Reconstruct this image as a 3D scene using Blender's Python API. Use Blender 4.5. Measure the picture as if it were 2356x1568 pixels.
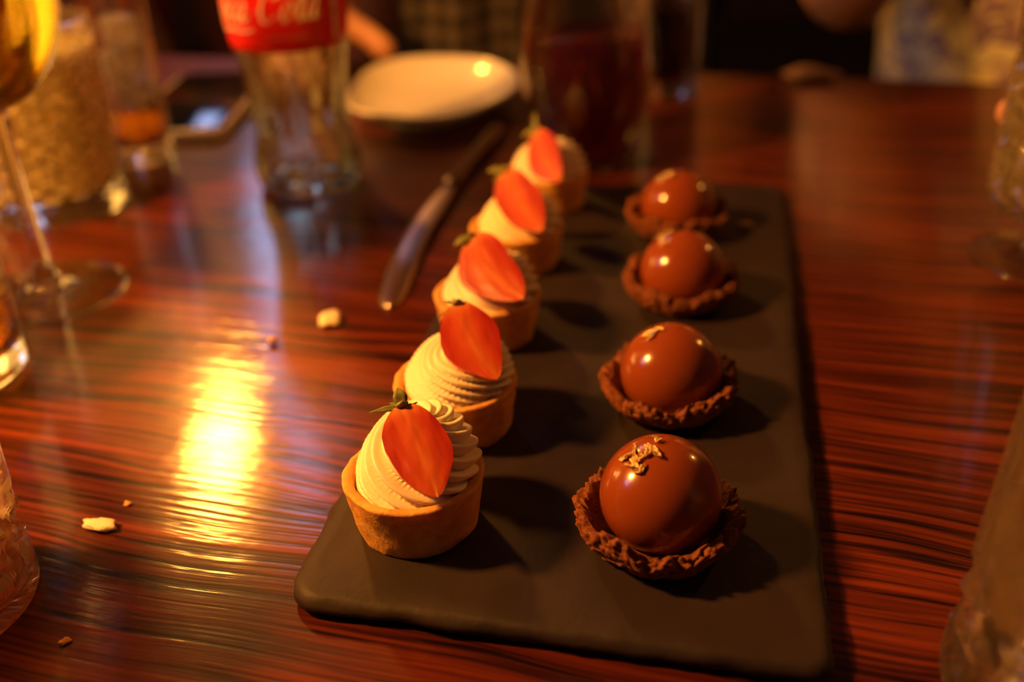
import bpy, bmesh, math, random
import numpy as np
from mathutils import Vector, Matrix, Euler, noise
for o in list(bpy.data.objects): bpy.data.objects.remove(o)
SC = bpy.context.scene; COL = SC.collection
PI = math.pi; rnd = random.Random(7)

# ------------------------------------------------------------ camera (table top is z = 0, metres)
W, H, F = 2356, 1568, 2400.0
PITCH, ROLL, CH = math.radians(29), math.radians(-3), 0.208
fw = Vector((0, math.cos(PITCH), -math.sin(PITCH))); r0 = Vector((1, 0, 0)); u0 = r0.cross(fw)
RT = (math.cos(ROLL)*r0 + math.sin(ROLL)*u0); UP = RT.cross(fw)
CAM = Vector((0, 0, CH))
cd = bpy.data.cameras.new('camera'); cam = bpy.data.objects.new('camera', cd); COL.objects.link(cam)
cam.matrix_world = Matrix.Translation(CAM) @ Matrix((RT, UP, -fw)).transposed().to_4x4()
cd.sensor_width = 36; cd.lens = 36*F/W; cd.clip_start = .005; cd.clip_end = 50
cd.dof.use_dof = True; cd.dof.focus_distance = 0.305; cd.dof.aperture_fstop = 4.7; cd.dof.aperture_blades = 9
SC.camera = cam

# ------------------------------------------------------------ world, exposure, lamp settings
wd = bpy.data.worlds.new('world'); SC.world = wd; wd.use_nodes = True
wd.node_tree.nodes['Background'].inputs[0].default_value = (.9, .42, .34, 1)
wd.node_tree.nodes['Background'].inputs[1].default_value = .027
WARM = (1.0, .37, .052)
LAMP_LEFT = dict(loc=(-.43, .30, .41), r=.032, power=690)
LAMP_BACK = dict(loc=(-.54, 1.58, .86), r=.050, power=420)
LAMP_RIGHT = dict(loc=(.66, .74, .42), r=.020, power=150)
FILL_SHADE_GLOW = 9.0
WINDOW_POWER = 5.0; WINDOW_COL = (.48, .56, 1.0)
SC.view_settings.view_transform = 'Standard'; SC.view_settings.look = 'None'
SC.view_settings.exposure = 0; SC.view_settings.gamma = 1; SC.view_settings.use_curve_mapping = False
SC.cycles.max_bounces = 14; SC.cycles.transmission_bounces = 12; SC.cycles.transparent_max_bounces = 16
SC.cycles.sample_clamp_indirect = 6; SC.cycles.blur_glossy = .6

def ray(x, y):
    return (fw*F + RT*(x - W/2) - UP*(y - H/2)).normalized()
def at(x, y, z=0.0):
    d = ray(x, y); return CAM + d*((z - CH)/d.z)
def away(x, y, dist):
    return CAM + ray(x, y)*dist

# ------------------------------------------------------------ helpers
def tag(o, label=None, cat=None, group=None, kind=None):
    if label: o['label'] = label
    if cat: o['category'] = cat
    if group: o['group'] = group
    if kind: o['kind'] = kind
    return o
def empty(name, loc, label, cat, group=None, rz=0):
    o = bpy.data.objects.new(name, None); COL.objects.link(o); o.location = loc; o.rotation_euler.z = rz
    o.empty_display_size = .02
    return tag(o, label, cat, group)
def mesh(name, vs, fs, mat, parent=None, smooth=True, loc=None, label=None):
    me = bpy.data.meshes.new(name); me.from_pydata([tuple(v) for v in vs], [], fs); me.update()
    for p in me.polygons: p.use_smooth = smooth
    ms = mat if isinstance(mat, list) else [mat]
    for m in ms: me.materials.append(m)
    o = bpy.data.objects.new(name, me); COL.objects.link(o)
    if parent: o.parent = parent
    if loc is not None: o.location = loc
    if label: o['label'] = label
    return o
def frombm(name, bm, mat, parent=None, smooth=True, loc=None, label=None):
    bmesh.ops.recalc_face_normals(bm, faces=bm.faces)
    me = bpy.data.meshes.new(name); bm.to_mesh(me); bm.free()
    for p in me.polygons: p.use_smooth = smooth
    me.materials.append(mat)
    o = bpy.data.objects.new(name, me); COL.objects.link(o)
    if parent: o.parent = parent
    if loc is not None: o.location = loc
    if label: o['label'] = label
    return o
def lathe(prof, n=64, rfun=None, closed=False):
    """prof: list of (r, z). r == 0 ends become poles. rfun(th, r, z, i) -> (r, z)"""
    vs, fs, rows = [], [], []
    for i, (r, z) in enumerate(prof):
        if r <= 1e-9:
            vs.append((0, 0, z)); rows.append([len(vs)-1]); continue
        row = []
        for k in range(n):
            th = 2*PI*k/n; rr, zz = (r, z) if rfun is None else rfun(th, r, z, i)
            vs.append((rr*math.cos(th), rr*math.sin(th), zz)); row.append(len(vs)-1)
        rows.append(row)
    pairs = list(zip(rows, rows[1:])) + ([(rows[-1], rows[0])] if closed else [])
    for a, b in pairs:
        for k in range(n):
            k2 = (k+1) % n
            if len(a) == 1 and len(b) == 1: continue
            if len(a) == 1: fs.append((a[0], b[k2], b[k]))
            elif len(b) == 1: fs.append((a[k], a[k2], b[0]))
            else: fs.append((a[k], a[k2], b[k2], b[k]))
    return vs, fs
def smoothprof(pts, n=8):
    """Catmull-Rom through profile points"""
    out = []
    P = [pts[0]] + list(pts) + [pts[-1]]
    for i in range(1, len(P)-2):
        p0, p1, p2, p3 = [np.array(P[j], float) for j in (i-1, i, i+1, i+2)]
        for k in range(n):
            t = k/n
            q = .5*((2*p1) + (-p0+p2)*t + (2*p0-5*p1+4*p2-p3)*t*t + (-p0+3*p1-3*p2+p3)*t**3)
            out.append(tuple(q))
    out.append(tuple(pts[-1])); return out
def tube(path, rad, n=10, caps=True):
    vs, fs = [], []
    pts = [Vector(p) for p in path]
    rr = rad if isinstance(rad, (list, tuple)) else [rad]*len(pts)
    ref = Vector((0, 0, 1))
    for i, p in enumerate(pts):
        t = (pts[min(i+1, len(pts)-1)] - pts[max(i-1, 0)]).normalized()
        a = t.cross(ref)
        if a.length < .05: a = t.cross(Vector((1, 0, 0)))
        a.normalize(); b = a.cross(t)
        for k in range(n):
            th = 2*PI*k/n; vs.append(p + (a*math.cos(th) + b*math.sin(th))*rr[i])
    for i in range(len(pts)-1):
        for k in range(n):
            fs.append((i*n+k, i*n+(k+1) % n, (i+1)*n+(k+1) % n, (i+1)*n+k))
    if caps: fs.append(tuple(range(n))[::-1]); fs.append(tuple(range((len(pts)-1)*n, len(pts)*n)))
    return vs, fs
def merge(*parts):
    V, Fs = [], []
    for v, f in parts:
        o = len(V); V += list(v); Fs += [tuple(i+o for i in g) for g in f]
    return V, Fs
def boxbm(bm, lo, hi, bev=0, M=None, seg=2):
    r = bmesh.ops.create_cube(bm, size=1); vs = r['verts']
    for v in vs:
        v.co = Vector([(lo[i]+hi[i])/2 + v.co[i]*(hi[i]-lo[i]) for i in range(3)])
    if bev:
        es = list({e for v in vs for e in v.link_edges})
        r = bmesh.ops.bevel(bm, geom=es, offset=bev, segments=seg, profile=.5, affect='EDGES')
        vs = list({v for f in r['faces'] for v in f.verts} | {v for v in vs if v.is_valid})
    if M is not None: bmesh.ops.transform(bm, matrix=M, verts=vs)
    return vs
def box(name, lo, hi, mat, parent=None, bev=0, M=None, label=None, smooth=False):
    bm = bmesh.new(); boxbm(bm, lo, hi, bev, M)
    return frombm(name, bm, mat, parent, smooth, label=label)

# ------------------------------------------------------------ materials
def newmat(name):
    m = bpy.data.materials.new(name); m.use_nodes = True; nt = m.node_tree; nt.nodes.clear()
    out = nt.nodes.new('ShaderNodeOutputMaterial'); return m, nt, out
class NT:
    def __init__(s, nt): s.nt = nt
    def n(s, typ, ins={}, **kw):
        nd = s.nt.nodes.new('ShaderNode'+typ)
        for k, v in kw.items(): setattr(nd, k, v)
        for k, v in ins.items():
            if isinstance(v, bpy.types.NodeSocket): s.nt.links.new(v, nd.inputs[k])
            else: nd.inputs[k].default_value = v
        return nd
    def ramp(s, fac, stops):
        nd = s.nt.nodes.new('ShaderNodeValToRGB'); s.nt.links.new(fac, nd.inputs[0]); e = nd.color_ramp.elements
        while len(e) < len(stops): e.new(.5)
        for i, (p, c) in enumerate(stops):
            e[i].position = p; e[i].color = (*c, 1) if len(c) == 3 else c
        return nd.outputs[0]
    def coord(s, scale=(1, 1, 1), rot=(0, 0, 0), which='Object'):
        tc = s.n('TexCoord'); return s.n('Mapping', {'Vector': tc.outputs[which], 'Scale': scale, 'Rotation': rot}).outputs[0]
def pmat(name, col, rough=.5, metal=0, noise_amt=0, nscale=60, bump=0, bscale=300, coat=0, sss=0, spec=.5, col2=None, sheen=0, stretch=(1, 1, 1), trans=0, ior=1.45, coatr=.05, detail=4):
    m, nt, out = newmat(name); N = NT(nt)
    b = N.n('BsdfPrincipled', {'Roughness': rough, 'Metallic': metal, 'Specular IOR Level': spec, 'Coat Weight': coat, 'Coat Roughness': coatr,
                               'Transmission Weight': trans, 'IOR': ior, 'Sheen Weight': sheen})
    if sss:
        b.inputs['Subsurface Weight'].default_value = sss; b.inputs['Subsurface Scale'].default_value = .004
        b.inputs['Subsurface Radius'].default_value = (1, .5, .25)
    co = N.coord(stretch)
    if col2 is not None:
        nz = N.n('TexNoise', {'Vector': co, 'Scale': nscale, 'Detail': detail, 'Roughness': .6})
        c = N.ramp(nz.outputs[0], [(.35, col), (.65, col2)]); nt.links.new(c, b.inputs['Base Color'])
    else: b.inputs['Base Color'].default_value = (*col, 1)
    if bump:
        nz2 = N.n('TexNoise', {'Vector': co, 'Scale': bscale, 'Detail': 5, 'Roughness': .65})
        bp = N.n('Bump', {'Height': nz2.outputs[0], 'Strength': 1, 'Distance': bump}); nt.links.new(bp.outputs[0], b.inputs['Normal'])
    nt.links.new(b.outputs[0], out.inputs[0]); return m
def glassmat(name, col=(1, 1, 1), rough=0, ior=1.5, clear=.3, bump=0, bscale=200):
    """clear glass: refracting body with a share of straight-through light so thin walls do not cast black shadows"""
    m, nt, out = newmat(name); N = NT(nt)
    g = N.n('BsdfGlass', {'Color': (*col, 1), 'Roughness': rough, 'IOR': ior})
    t = N.n('BsdfTransparent', {'Color': (*col, 1)})
    if bump:
        nz = N.n('TexNoise', {'Vector': N.coord(), 'Scale': bscale, 'Detail': 2})
        bp = N.n('Bump', {'Height': nz.outputs[0], 'Distance': bump}); nt.links.new(bp.outputs[0], g.inputs['Normal'])
    mx = N.n('MixShader', {0: clear, 1: g.outputs[0], 2: t.outputs[0]})
    nt.links.new(mx.outputs[0], out.inputs[0]); return m
def emat(name, col, power):
    m, nt, out = newmat(name); N = NT(nt)
    e = N.n('Emission', {'Color': (*col, 1), 'Strength': power}); nt.links.new(e.outputs[0], out.inputs[0]); return m

def wood_table():
    m, nt, out = newmat('varnished_dark_wood'); N = NT(nt)
    tc = N.n('TexCoord'); base = tc.outputs['Object']
    wob = N.n('TexNoise', {'Vector': N.n('Mapping', {'Vector': base, 'Scale': (3.0, 5, 1)}).outputs[0], 'Scale': 1.6, 'Detail': 2})
    off = N.n('VectorMath', {0: wob.outputs['Color'], 1: (0, .035, 0)}, operation='MULTIPLY')
    v = N.n('VectorMath', {0: base, 1: off.outputs[0]}, operation='ADD').outputs[0]
    # fine open pores / growth lines across the view
    fine = N.n('TexNoise', {'Vector': N.n('Mapping', {'Vector': v, 'Scale': (9, 360, 1)}).outputs[0], 'Scale': 1, 'Detail': 4, 'Roughness': .55}).outputs[0]
    mid = N.n('TexNoise', {'Vector': N.n('Mapping', {'Vector': v, 'Scale': (2.6, 90, 1)}).outputs[0], 'Scale': 1, 'Detail': 3, 'Roughness': .5}).outputs[0]
    big = N.n('TexNoise', {'Vector': N.n('Mapping', {'Vector': v, 'Scale': (1.4, 13, 1)}).outputs[0], 'Scale': 1, 'Detail': 2, 'Roughness': .5}).outputs[0]
    c1 = N.ramp(fine, [(.37, (.013, .003, .002)), (.47, (.085, .014, .004)), (.62, (.18, .030, .007))])
    c2 = N.ramp(mid, [(.34, (.36, .34, .34)), (.52, (1, 1, 1))])
    c3 = N.ramp(big, [(.30, (.42, .36, .34)), (.5, (.95, .95, .95)), (.7, (1.2, 1.2, 1.15))])
    mu = N.n('MixRGB', {0: .8, 1: c1, 2: c2}, blend_type='MULTIPLY').outputs[0]
    mu = N.n('MixRGB', {0: 1, 1: mu, 2: c3}, blend_type='MULTIPLY').outputs[0]
    hsum = N.n('Math', {0: fine, 1: N.n('Math', {0: mid, 1: 1.1}, operation='MULTIPLY').outputs[0]}, operation='ADD').outputs[0]
    bp = N.n('Bump', {'Height': hsum, 'Strength': 1, 'Distance': .00013})
    soft = N.n('TexNoise', {'Vector': base, 'Scale': 55, 'Detail': 2}).outputs[0]
    bp2 = N.n('Bump', {'Height': soft, 'Strength': 1, 'Distance': .00010, 'Normal': bp.outputs[0]})
    rgh = N.ramp(N.n('TexNoise', {'Vector': base, 'Scale': 14, 'Detail': 3}).outputs[0], [(.3, (.32,)*3), (.7, (.42,)*3)])
    b = N.n('BsdfPrincipled', {'Base Color': mu, 'Roughness': rgh, 'Specular IOR Level': .10, 'Coat Weight': .85, 'Coat Roughness': .09,
                               'Normal': bp2.outputs[0]})
    nt.links.new(bp2.outputs[0], b.inputs['Coat Normal'])
    nt.links.new(b.outputs[0], out.inputs[0]); return m
M_TABLE = wood_table()
M_SLATE = pmat('dark_slate', (.019, .0115, .0105), .6, col2=(.031, .0180, .0155), nscale=26, bump=.0004, bscale=90, spec=.35, detail=6)
M_PASTRY = pmat('baked_shortcrust', (.64, .29, .055), .62, col2=(.86, .50, .13), nscale=150, bump=.0005, bscale=420, sss=.15, spec=.3, detail=5)
M_JAM = pmat('brown_filling', (.30, .09, .03), .3, col2=(.42, .15, .05), nscale=200)
def cream():
    m, nt, out = newmat('vanilla_cream'); N = NT(nt)
    co = N.coord()
    sp = N.n('TexVoronoi', {'Vector': co, 'Scale': 330}).outputs['Distance']
    c = N.ramp(sp, [(.045, (.10, .07, .03)), (.07, (.93, .80, .54))])
    nz = N.n('TexNoise', {'Vector': co, 'Scale': 500, 'Detail': 3}).outputs[0]
    sel = N.ramp(N.n('TexNoise', {'Vector': co, 'Scale': 260, 'Detail': 0}).outputs[0], [(.60, (0, 0, 0)), (.64, (1, 1, 1))])
    c = N.n('MixRGB', {0: sel, 1: (.93, .80, .54, 1), 2: c}).outputs[0]
    bp = N.n('Bump', {'Height': nz, 'Distance': .00008})
    b = N.n('BsdfPrincipled', {'Base Color': c, 'Roughness': .42, 'Subsurface Weight': .25, 'Subsurface Scale': .002, 'Normal': bp.outputs[0]})
    nt.links.new(b.outputs[0], out.inputs[0]); return m
M_CREAM = cream()
def berry_cut():
    m, nt, out = newmat('strawberry_cut_flesh'); N = NT(nt)
    # object space: x across (-1..1), y along (0..1) scaled by builder into mesh units of metres
    uv = N.n('UVMap'); uv.uv_map = 'UVMap'
    sep = N.n('SeparateXYZ', {0: uv.outputs[0]})
    ax = N.n('Math', {0: sep.outputs[0], 1: .5}, operation='SUBTRACT').outputs[0]
    ax = N.n('Math', {0: ax}, operation='ABSOLUTE').outputs[0]
    vn = N.n('TexNoise', {'Vector': N.n('Mapping', {'Vector': uv.outputs[0], 'Scale': (4, 2.2, 1), 'Rotation': (0, 0, .25)}).outputs[0], 'Scale': 1.3, 'Detail': 1.5}).outputs[0]
    k = N.n('Math', {0: ax, 1: N.n('Math', {0: vn, 1: .26}, operation='MULTIPLY').outputs[0]}, operation='ADD').outputs[0]
    c = N.ramp(k, [(.09, (.58, .16, .028)), (.19, (.50, .085, .014)), (.36, (.44, .042, .008)), (.56, (.36, .015, .005))])
    top = N.ramp(sep.outputs[1], [(.0, (.74, .32, .09)), (.16, (.62, .09, .02))])
    f = N.ramp(sep.outputs[1], [(.0, (.8,)*3), (.20, (0,)*3)])
    c = N.n('MixRGB', {0: f, 1: c, 2: top}).outputs[0]
    bp = N.n('Bump', {'Height': vn, 'Distance': .0004})
    b = N.n('BsdfPrincipled', {'Base Color': c, 'Roughness': .38, 'Subsurface Weight': .2, 'Subsurface Scale': .002, 'Normal': bp.outputs[0]})
    nt.links.new(b.outputs[0], out.inputs[0]); return m
M_BCUT = berry_cut()
M_BSKIN = pmat('strawberry_skin', (.62, .018, .008), .28, col2=(.72, .05, .012), nscale=120, bump=.0002, bscale=900)
M_LEAF = pmat('strawberry_leaf', (.16, .18, .035), .5, col2=(.30, .27, .06), nscale=200)
M_CHOC = pmat('milk_chocolate_glaze', (.25, .052, .009), .2, coat=.5, coatr=.03, spec=.5, bump=.00006, bscale=60)
M_CRUST = pmat('cocoa_crumb_pastry', (.17, .050, .018), .8, col2=(.30, .10, .036), nscale=260, bump=.0010, bscale=600, spec=.2, detail=6)
M_GOLD = pmat('gold_leaf', (1.0, .72, .28), .24, 1, bump=.0006, bscale=900)
M_GLASS = glassmat('clear_glass', (.99, .98, .96), clear=.25)
def crystal(name, bright_share, clear):  # pale diffuse share puts brightness into the crystal's colour
    m, nt, out = newmat(name); N = NT(nt)
    g = N.n('BsdfGlass', {'Color': (.99, .97, .92, 1), 'Roughness': 0, 'IOR': 1.52})
    t = N.n('BsdfTransparent', {'Color': (.99, .97, .92, 1)})
    fr = N.n('BsdfTranslucent', {'Color': (.93, .86, .60, 1)}); df = N.n('BsdfDiffuse', {'Color': (.93, .86, .60, 1)})
    fz = N.n('MixShader', {0: .5, 1: fr.outputs[0], 2: df.outputs[0]})
    a = N.n('MixShader', {0: clear, 1: g.outputs[0], 2: t.outputs[0]})
    b = N.n('MixShader', {0: bright_share, 1: a.outputs[0], 2: fz.outputs[0]})
    nt.links.new(b.outputs[0], out.inputs[0]); return m
M_CUT = crystal('cut_crystal', .03, .34); M_BRIGHT_GROOVE = crystal('brightened_crystal_grooves', .70, .30)  # lit look of the crystal painted as pale colour, strongest in the grooves
M_SODA = glassmat('bottle_glass_green_tint', (.95, .98, .91), clear=.15)
def cloudy(name, col, body, share, ior=1.34, bs=110):
    m, nt, out = newmat(name); N = NT(nt)
    g = N.n('BsdfGlass', {'Color': (*col, 1), 'Roughness': .03, 'IOR': ior})
    nz = N.n('TexNoise', {'Vector': N.coord(), 'Scale': bs, 'Detail': 3}).outputs[0]
    c = N.ramp(nz, [(.35, tuple(x*.45 for x in body)), (.65, body)])
    d = N.n('BsdfPrincipled', {'Base Color': c, 'Roughness': .35}); tl = N.n('BsdfTranslucent', {'Color': c})
    dm = N.n('MixShader', {0: .5, 1: d.outputs[0], 2: tl.outputs[0]})
    mx = N.n('MixShader', {0: share, 1: g.outputs[0], 2: dm.outputs[0]}); nt.links.new(mx.outputs[0], out.inputs[0]); return m
M_WATER = cloudy('cloudy_mixer_with_crushed_ice', (.97, .90, .62), (.95, .84, .36), .80)
M_WHITEWINE = glassmat('white_wine', (.96, .80, .22), clear=.25, ior=1.34)
M_AMBER = glassmat('amber_spirit', (.95, .60, .16), clear=.25, ior=1.36)
def darkdrink(name, col, body):
    m, nt, out = newmat(name); N = NT(nt)
    g = N.n('BsdfGlass', {'Color': (*col, 1), 'Roughness': .02, 'IOR': 1.34})
    d = N.n('BsdfPrincipled', {'Base Color': (*body, 1), 'Roughness': .1})
    mx = N.n('MixShader', {0: .55, 1: g.outputs[0], 2: d.outputs[0]}); nt.links.new(mx.outputs[0], out.inputs[0]); return m
M_RED = darkdrink('dark_red_drink', (.60, .02, .03), (.075, .006, .012))
M_COLA = darkdrink('dark_cola', (.04, .012, .006), (.004, .002, .0015))
M_PINK = cloudy('pink_drink', (.95, .45, .36), (.92, .50, .36), .65)
M_ICE = cloudy('ice', (.97, .98, 1), (.88, .80, .62), .65, 1.31)
M_LABEL = pmat('red_label', (.80, .012, .010), .35, spec=.5)
M_LETTER = pmat('cream_white_print', (.88, .66, .50), .4)
M_GREENPR = pmat('green_print', (.12, .26, .07), .4)
M_STEEL = pmat('cutlery_steel', (.70, .60, .52), .28, 1, bump=.00003, bscale=300)
M_PLATE = pmat('white_stoneware', (.86, .83, .76), .16, coat=.4, col2=(.80, .76, .68), nscale=18)
M_SCREEN = pmat('black_phone_glass', (.006, .006, .007), .08)
M_CASE = pmat('pale_phone_case', (.80, .72, .60), .35)
M_CRUMB = pmat('pale_crumb', (.92, .80, .50), .7, bump=.0004, bscale=700)
M_BLACKC = pmat('black_cloth', (.006, .005, .005), .95, sheen=.1)
M_PURPLE = pmat('dark_plum_cloth', (.040, .008, .016), .9)
def plaid():
    m, nt, out = newmat('grey_checked_cloth'); N = NT(nt)
    a = N.n('TexWave', {'Vector': N.coord(), 'Scale': 16, 'Distortion': 1.5, 'Detail': 2}, bands_direction='X').outputs['Fac']
    b2 = N.n('TexWave', {'Vector': N.coord(), 'Scale': 16, 'Distortion': 1.5, 'Detail': 2}, bands_direction='Z').outputs['Fac']
    s = N.n('Math', {0: a, 1: b2}, operation='ADD').outputs[0]
    c = N.ramp(N.n('Math', {0: s, 1: .5}, operation='MULTIPLY').outputs[0], [(.3, (.02, .016, .016)), (.8, (.13, .10, .095))])
    b = N.n('BsdfPrincipled', {'Base Color': c, 'Roughness': .9}); nt.links.new(b.outputs[0], out.inputs[0]); return m
M_PLAID = plaid()
def floral():
    m, nt, out = newmat('floral_print_cloth'); N = NT(nt)
    nz = N.n('TexNoise', {'Vector': N.coord(), 'Scale': 26, 'Detail': 3, 'Roughness': .55, 'Distortion': .8}).outputs[0]
    vo = N.n('TexVoronoi', {'Vector': N.coord(), 'Scale': 24}).outputs['Distance']
    s = nz
    c = N.ramp(s, [(.40, (.95, .88, .66)), (.46, (.95, .86, .62)), (.49, (.22, .15, .40)), (.54, (.45, .32, .48)), (.58, (.98, .84, .52))])
    b = N.n('BsdfPrincipled', {'Base Color': c, 'Roughness': .85}); nt.links.new(b.outputs[0], out.inputs[0]); return m
M_FLORAL = floral()
M_SKIN = pmat('skin', (.52, .24, .12), .5, sss=.15, col2=(.58, .29, .15), nscale=20)
M_HAIR = pmat('dark_hair', (.03, .018, .010), .5, bump=.002, bscale=200)
M_BENCH = pmat('red_leather', (.34, .035, .014), .42, bump=.001, bscale=60)
M_WALL = pmat('dark_panel_wall', (.030, .016, .010), .7, col2=(.045, .022, .013), nscale=3, stretch=(6, 1, 1))
M_FLOOR = pmat('dark_floor', (.02, .012, .008), .6, col2=(.03, .018, .01), nscale=4, stretch=(1, 8, 1))
M_BRASS = pmat('aged_brass', (.45, .28, .10), .35, 1)
M_SHADE = pmat('dark_metal_shade', (.05, .03, .015), .45, .6)
M_FRAME = pmat('window_paint', (.10, .07, .05), .5)
M_EYE = pmat('eye_white', (.8, .78, .74), .2)

# ------------------------------------------------------------ setting
FZ = -.75
mesh('floor', [(-3.6, -2.2, FZ), (3.6, -2.2, FZ), (3.6, 4.3, FZ), (-3.6, 4.3, FZ)], [(0, 1, 2, 3)], M_FLOOR, smooth=False)['kind'] = 'structure'
def wallwithhole(name, axis, pos, a0, a1, z0, z1, h0, h1, g0, g1, th):
    """a wall of four boxes round one window opening"""
    bm = bmesh.new()
    for (s0, s1, t0, t1) in ((a0, h0, z0, z1), (h1, a1, z0, z1), (h0, h1, z0, g0), (h0, h1, g1, z1)):
        if axis == 'y': boxbm(bm, (s0, pos, t0), (s1, pos+th, t1))
        else: boxbm(bm, (pos-th, s0, t0), (pos, s1, t1))
    o = frombm(name, bm, M_WALL, smooth=False); o['kind'] = 'structure'; return o
WB = (-1.17, -.88, 1.28, 3.02)      # x0,x1,z0,z1 of the window in the far wall
WL = (.05, .75, 1.35, 2.30)          # y0,y1,z0,z1 of the window in the left wall
wallwithhole('wall_back', 'y', 4.3, -3.6, 3.6, FZ, 3.2, *WB, .15)
wallwithhole('wall_left', 'x', -3.0, -2.2, 4.3, FZ, 3.2, *WL, .15)
M_WIN = emat('daylight_sky_behind_glass', WINDOW_COL, WINDOW_POWER)
def window(name, axis, pos, a0, a1, z0, z1, nx, nz):
    r = bpy.data.objects.new(name, None); COL.objects.link(r); r['kind'] = 'structure'
    def bx(n, s0, s1, t0, t1, d0, d1, m):
        if axis == 'y': return box(n, (s0, pos+d0, t0), (s1, pos+d1, t1), m, r)
        return box(n, (pos-d1, s0, t0), (pos-d0, s1, t1), m, r)
    fr = .03
    bx('window_jamb', a0, a0+fr, z0, z1, .02, .10, M_FRAME); bx('window_jamb', a1-fr, a1, z0, z1, .02, .10, M_FRAME)
    bx('window_head', a0+fr, a1-fr, z1-fr, z1, .02, .10, M_FRAME); bx('window_sill', a0+fr, a1-fr, z0, z0+fr, .02, .10, M_FRAME)
    w = (a1-a0-2*fr)/nx; h = (z1-z0-2*fr)/nz; g = .018
    for i in range(nx):
        if i: bx('glazing_bar', a0+fr+i*w-g, a0+fr+i*w+g, z0+fr, z1-fr, .03, .08, M_FRAME)
        for j in range(nz):
            bx('pane', a0+fr+i*w+(g if i else 0), a0+fr+(i+1)*w-(g if i < nx-1 else 0), z0+fr+j*h, z0+fr+(j+1)*h-.004, .05, .056, M_WIN)
    return r
window('window_1', 'y', 4.3, *WB, 1, 4)
window('window_2', 'x', -3.0, *WL, 1, 2)

# lamps (out of frame): they cast the warm light and show as glints
def pendant(loc, r, power, label, top=1.6):
    x, y, z = loc
    t = empty('pendant_lamp', (x, y, z), label, 'lamp')
    vs, fs = lathe([(0, -r)] + [(r*math.sin(a), -r*math.cos(a)) for a in np.linspace(.15, 2.75, 14)] + [(r*.38, r*1.3), (0, r*1.3)], 32)
    mesh('bulb', vs, fs, emat('warm_bulb', WARM, power), t)
    R = r*1.9
    vs, fs = lathe(smoothprof([(r*.45, r*1.42), (R*.5, r*1.40), (R*.85, r*1.1), (R, r*.75), (R*.98, r*.75), (R*.82, r*1.02), (R*.48, r*1.30), (r*.45, r*1.33)], 4), 40, closed=True)
    mesh('lamp_shade', vs, fs, M_SHADE, t)
    vs, fs = lathe([(0, r*1.3), (r*.4, r*1.3), (r*.4, r*1.9), (r*.2, r*2.1), (0, r*2.1)], 24); mesh('socket', vs, fs, M_BRASS, t)
    vs, fs = tube([(0, 0, r*2.0), (0, 0, top-z)], .003, 8); mesh('cord', vs, fs, M_SHADE, t)
    return t
pendant(LAMP_LEFT['loc'], LAMP_LEFT['r'], LAMP_LEFT['power'], 'small pendant lamp hanging low over the left of the table', 3.2)
pendant(LAMP_BACK['loc'], LAMP_BACK['r'], LAMP_BACK['power'], 'larger pendant lamp hanging beyond the far side of the table', 3.2)
pendant(LAMP_RIGHT['loc'], LAMP_RIGHT['r'], LAMP_RIGHT['power'], 'small pendant lamp hanging to the right of the table', 3.2)

# added unseen table lamp: its glowing shade fills the glasses with yellow
def added_fill_lamp(x, y):
    t = empty('added_fill_lamp', (x, y, 0), 'added brass fill lamp with a glowing shade on the left end of the table', 'lamp')
    vs, fs = lathe(smoothprof([(0, 0), (.05, 0), (.055, .006), (.045, .012), (.012, .018), (.008, .04), (.018, .07), (.008, .10), (.006, .13), (0, .13)], 4), 40)
    mesh('lamp_base', [(a, b, max(0, c)) for a, b, c in vs], fs, M_BRASS, t)
    vs, fs = lathe([(.110, .115), (.085, .290), (.082, .290), (.107, .115)], 48, closed=True)
    mesh('lamp_shade', vs, fs, emat('added_fill_shade_glow', (1, .50, .10), FILL_SHADE_GLOW), t)
    vs, fs = tube([(0, 0, .12), (0, 0, .285)], .004, 8); mesh('stem', vs, fs, M_BRASS, t)
    for k in range(3):
        a = k*2*PI/3; vs, fs = tube([(0, 0, .284), (.084*math.cos(a), .084*math.sin(a), .284)], .0015, 6); mesh('spider_arm', vs, fs, M_BRASS, t)
added_fill_lamp(-.66, .70)

# ------------------------------------------------------------ dining table
e1, e2 = at(1620, 165), at(2300, 190)
TA = math.atan2(e2.y-e1.y, e2.x-e1.x) + math.radians(1.0)
e1 = (e1+e2)/2
table = empty('dining_table', (e1.x, e1.y, 0), 'dark varnished wooden dining table with strong straight grain', 'table', rz=TA)
bm = bmesh.new(); boxbm(bm, (-1.35, -1.0, -.035), (.75, 0, 0), .004, seg=3); frombm('tabletop', bm, M_TABLE, table, smooth=False)
box('apron', (-1.25, -.92, -.11), (.65, -.08, -.035), M_TABLE, table)
for lx in (-1.2, .6):
    for ly in (-.88, -.12): box('leg', (lx-.035, ly-.035, FZ), (lx+.035, ly+.035, -.11), M_TABLE, table, .006)

# red bench at the left beyond the table
bp_ = away(205, 60, 1.12)
bench = empty('leather_bench', (bp_.x-.15, bp_.y+.16, FZ), 'red leather bench seat beyond the far left of the table', 'bench', rz=-.28)
bm = bmesh.new(); boxbm(bm, (-.60, -.20, .30), (.06, .25, .47), .03, seg=4); frombm('seat_cushion', bm, M_BENCH, bench)
for k in range(4):
    bm = bmesh.new(); boxbm(bm, (-.60+k*.165, .13, .47), (-.60+(k+1)*.165-.004, .25, .90), .025, seg=4); frombm('back_cushion', bm, M_BENCH, bench)
box('bench_base', (-.58, -.17, 0), (.04, .24, .30), M_WALL, bench)

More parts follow.
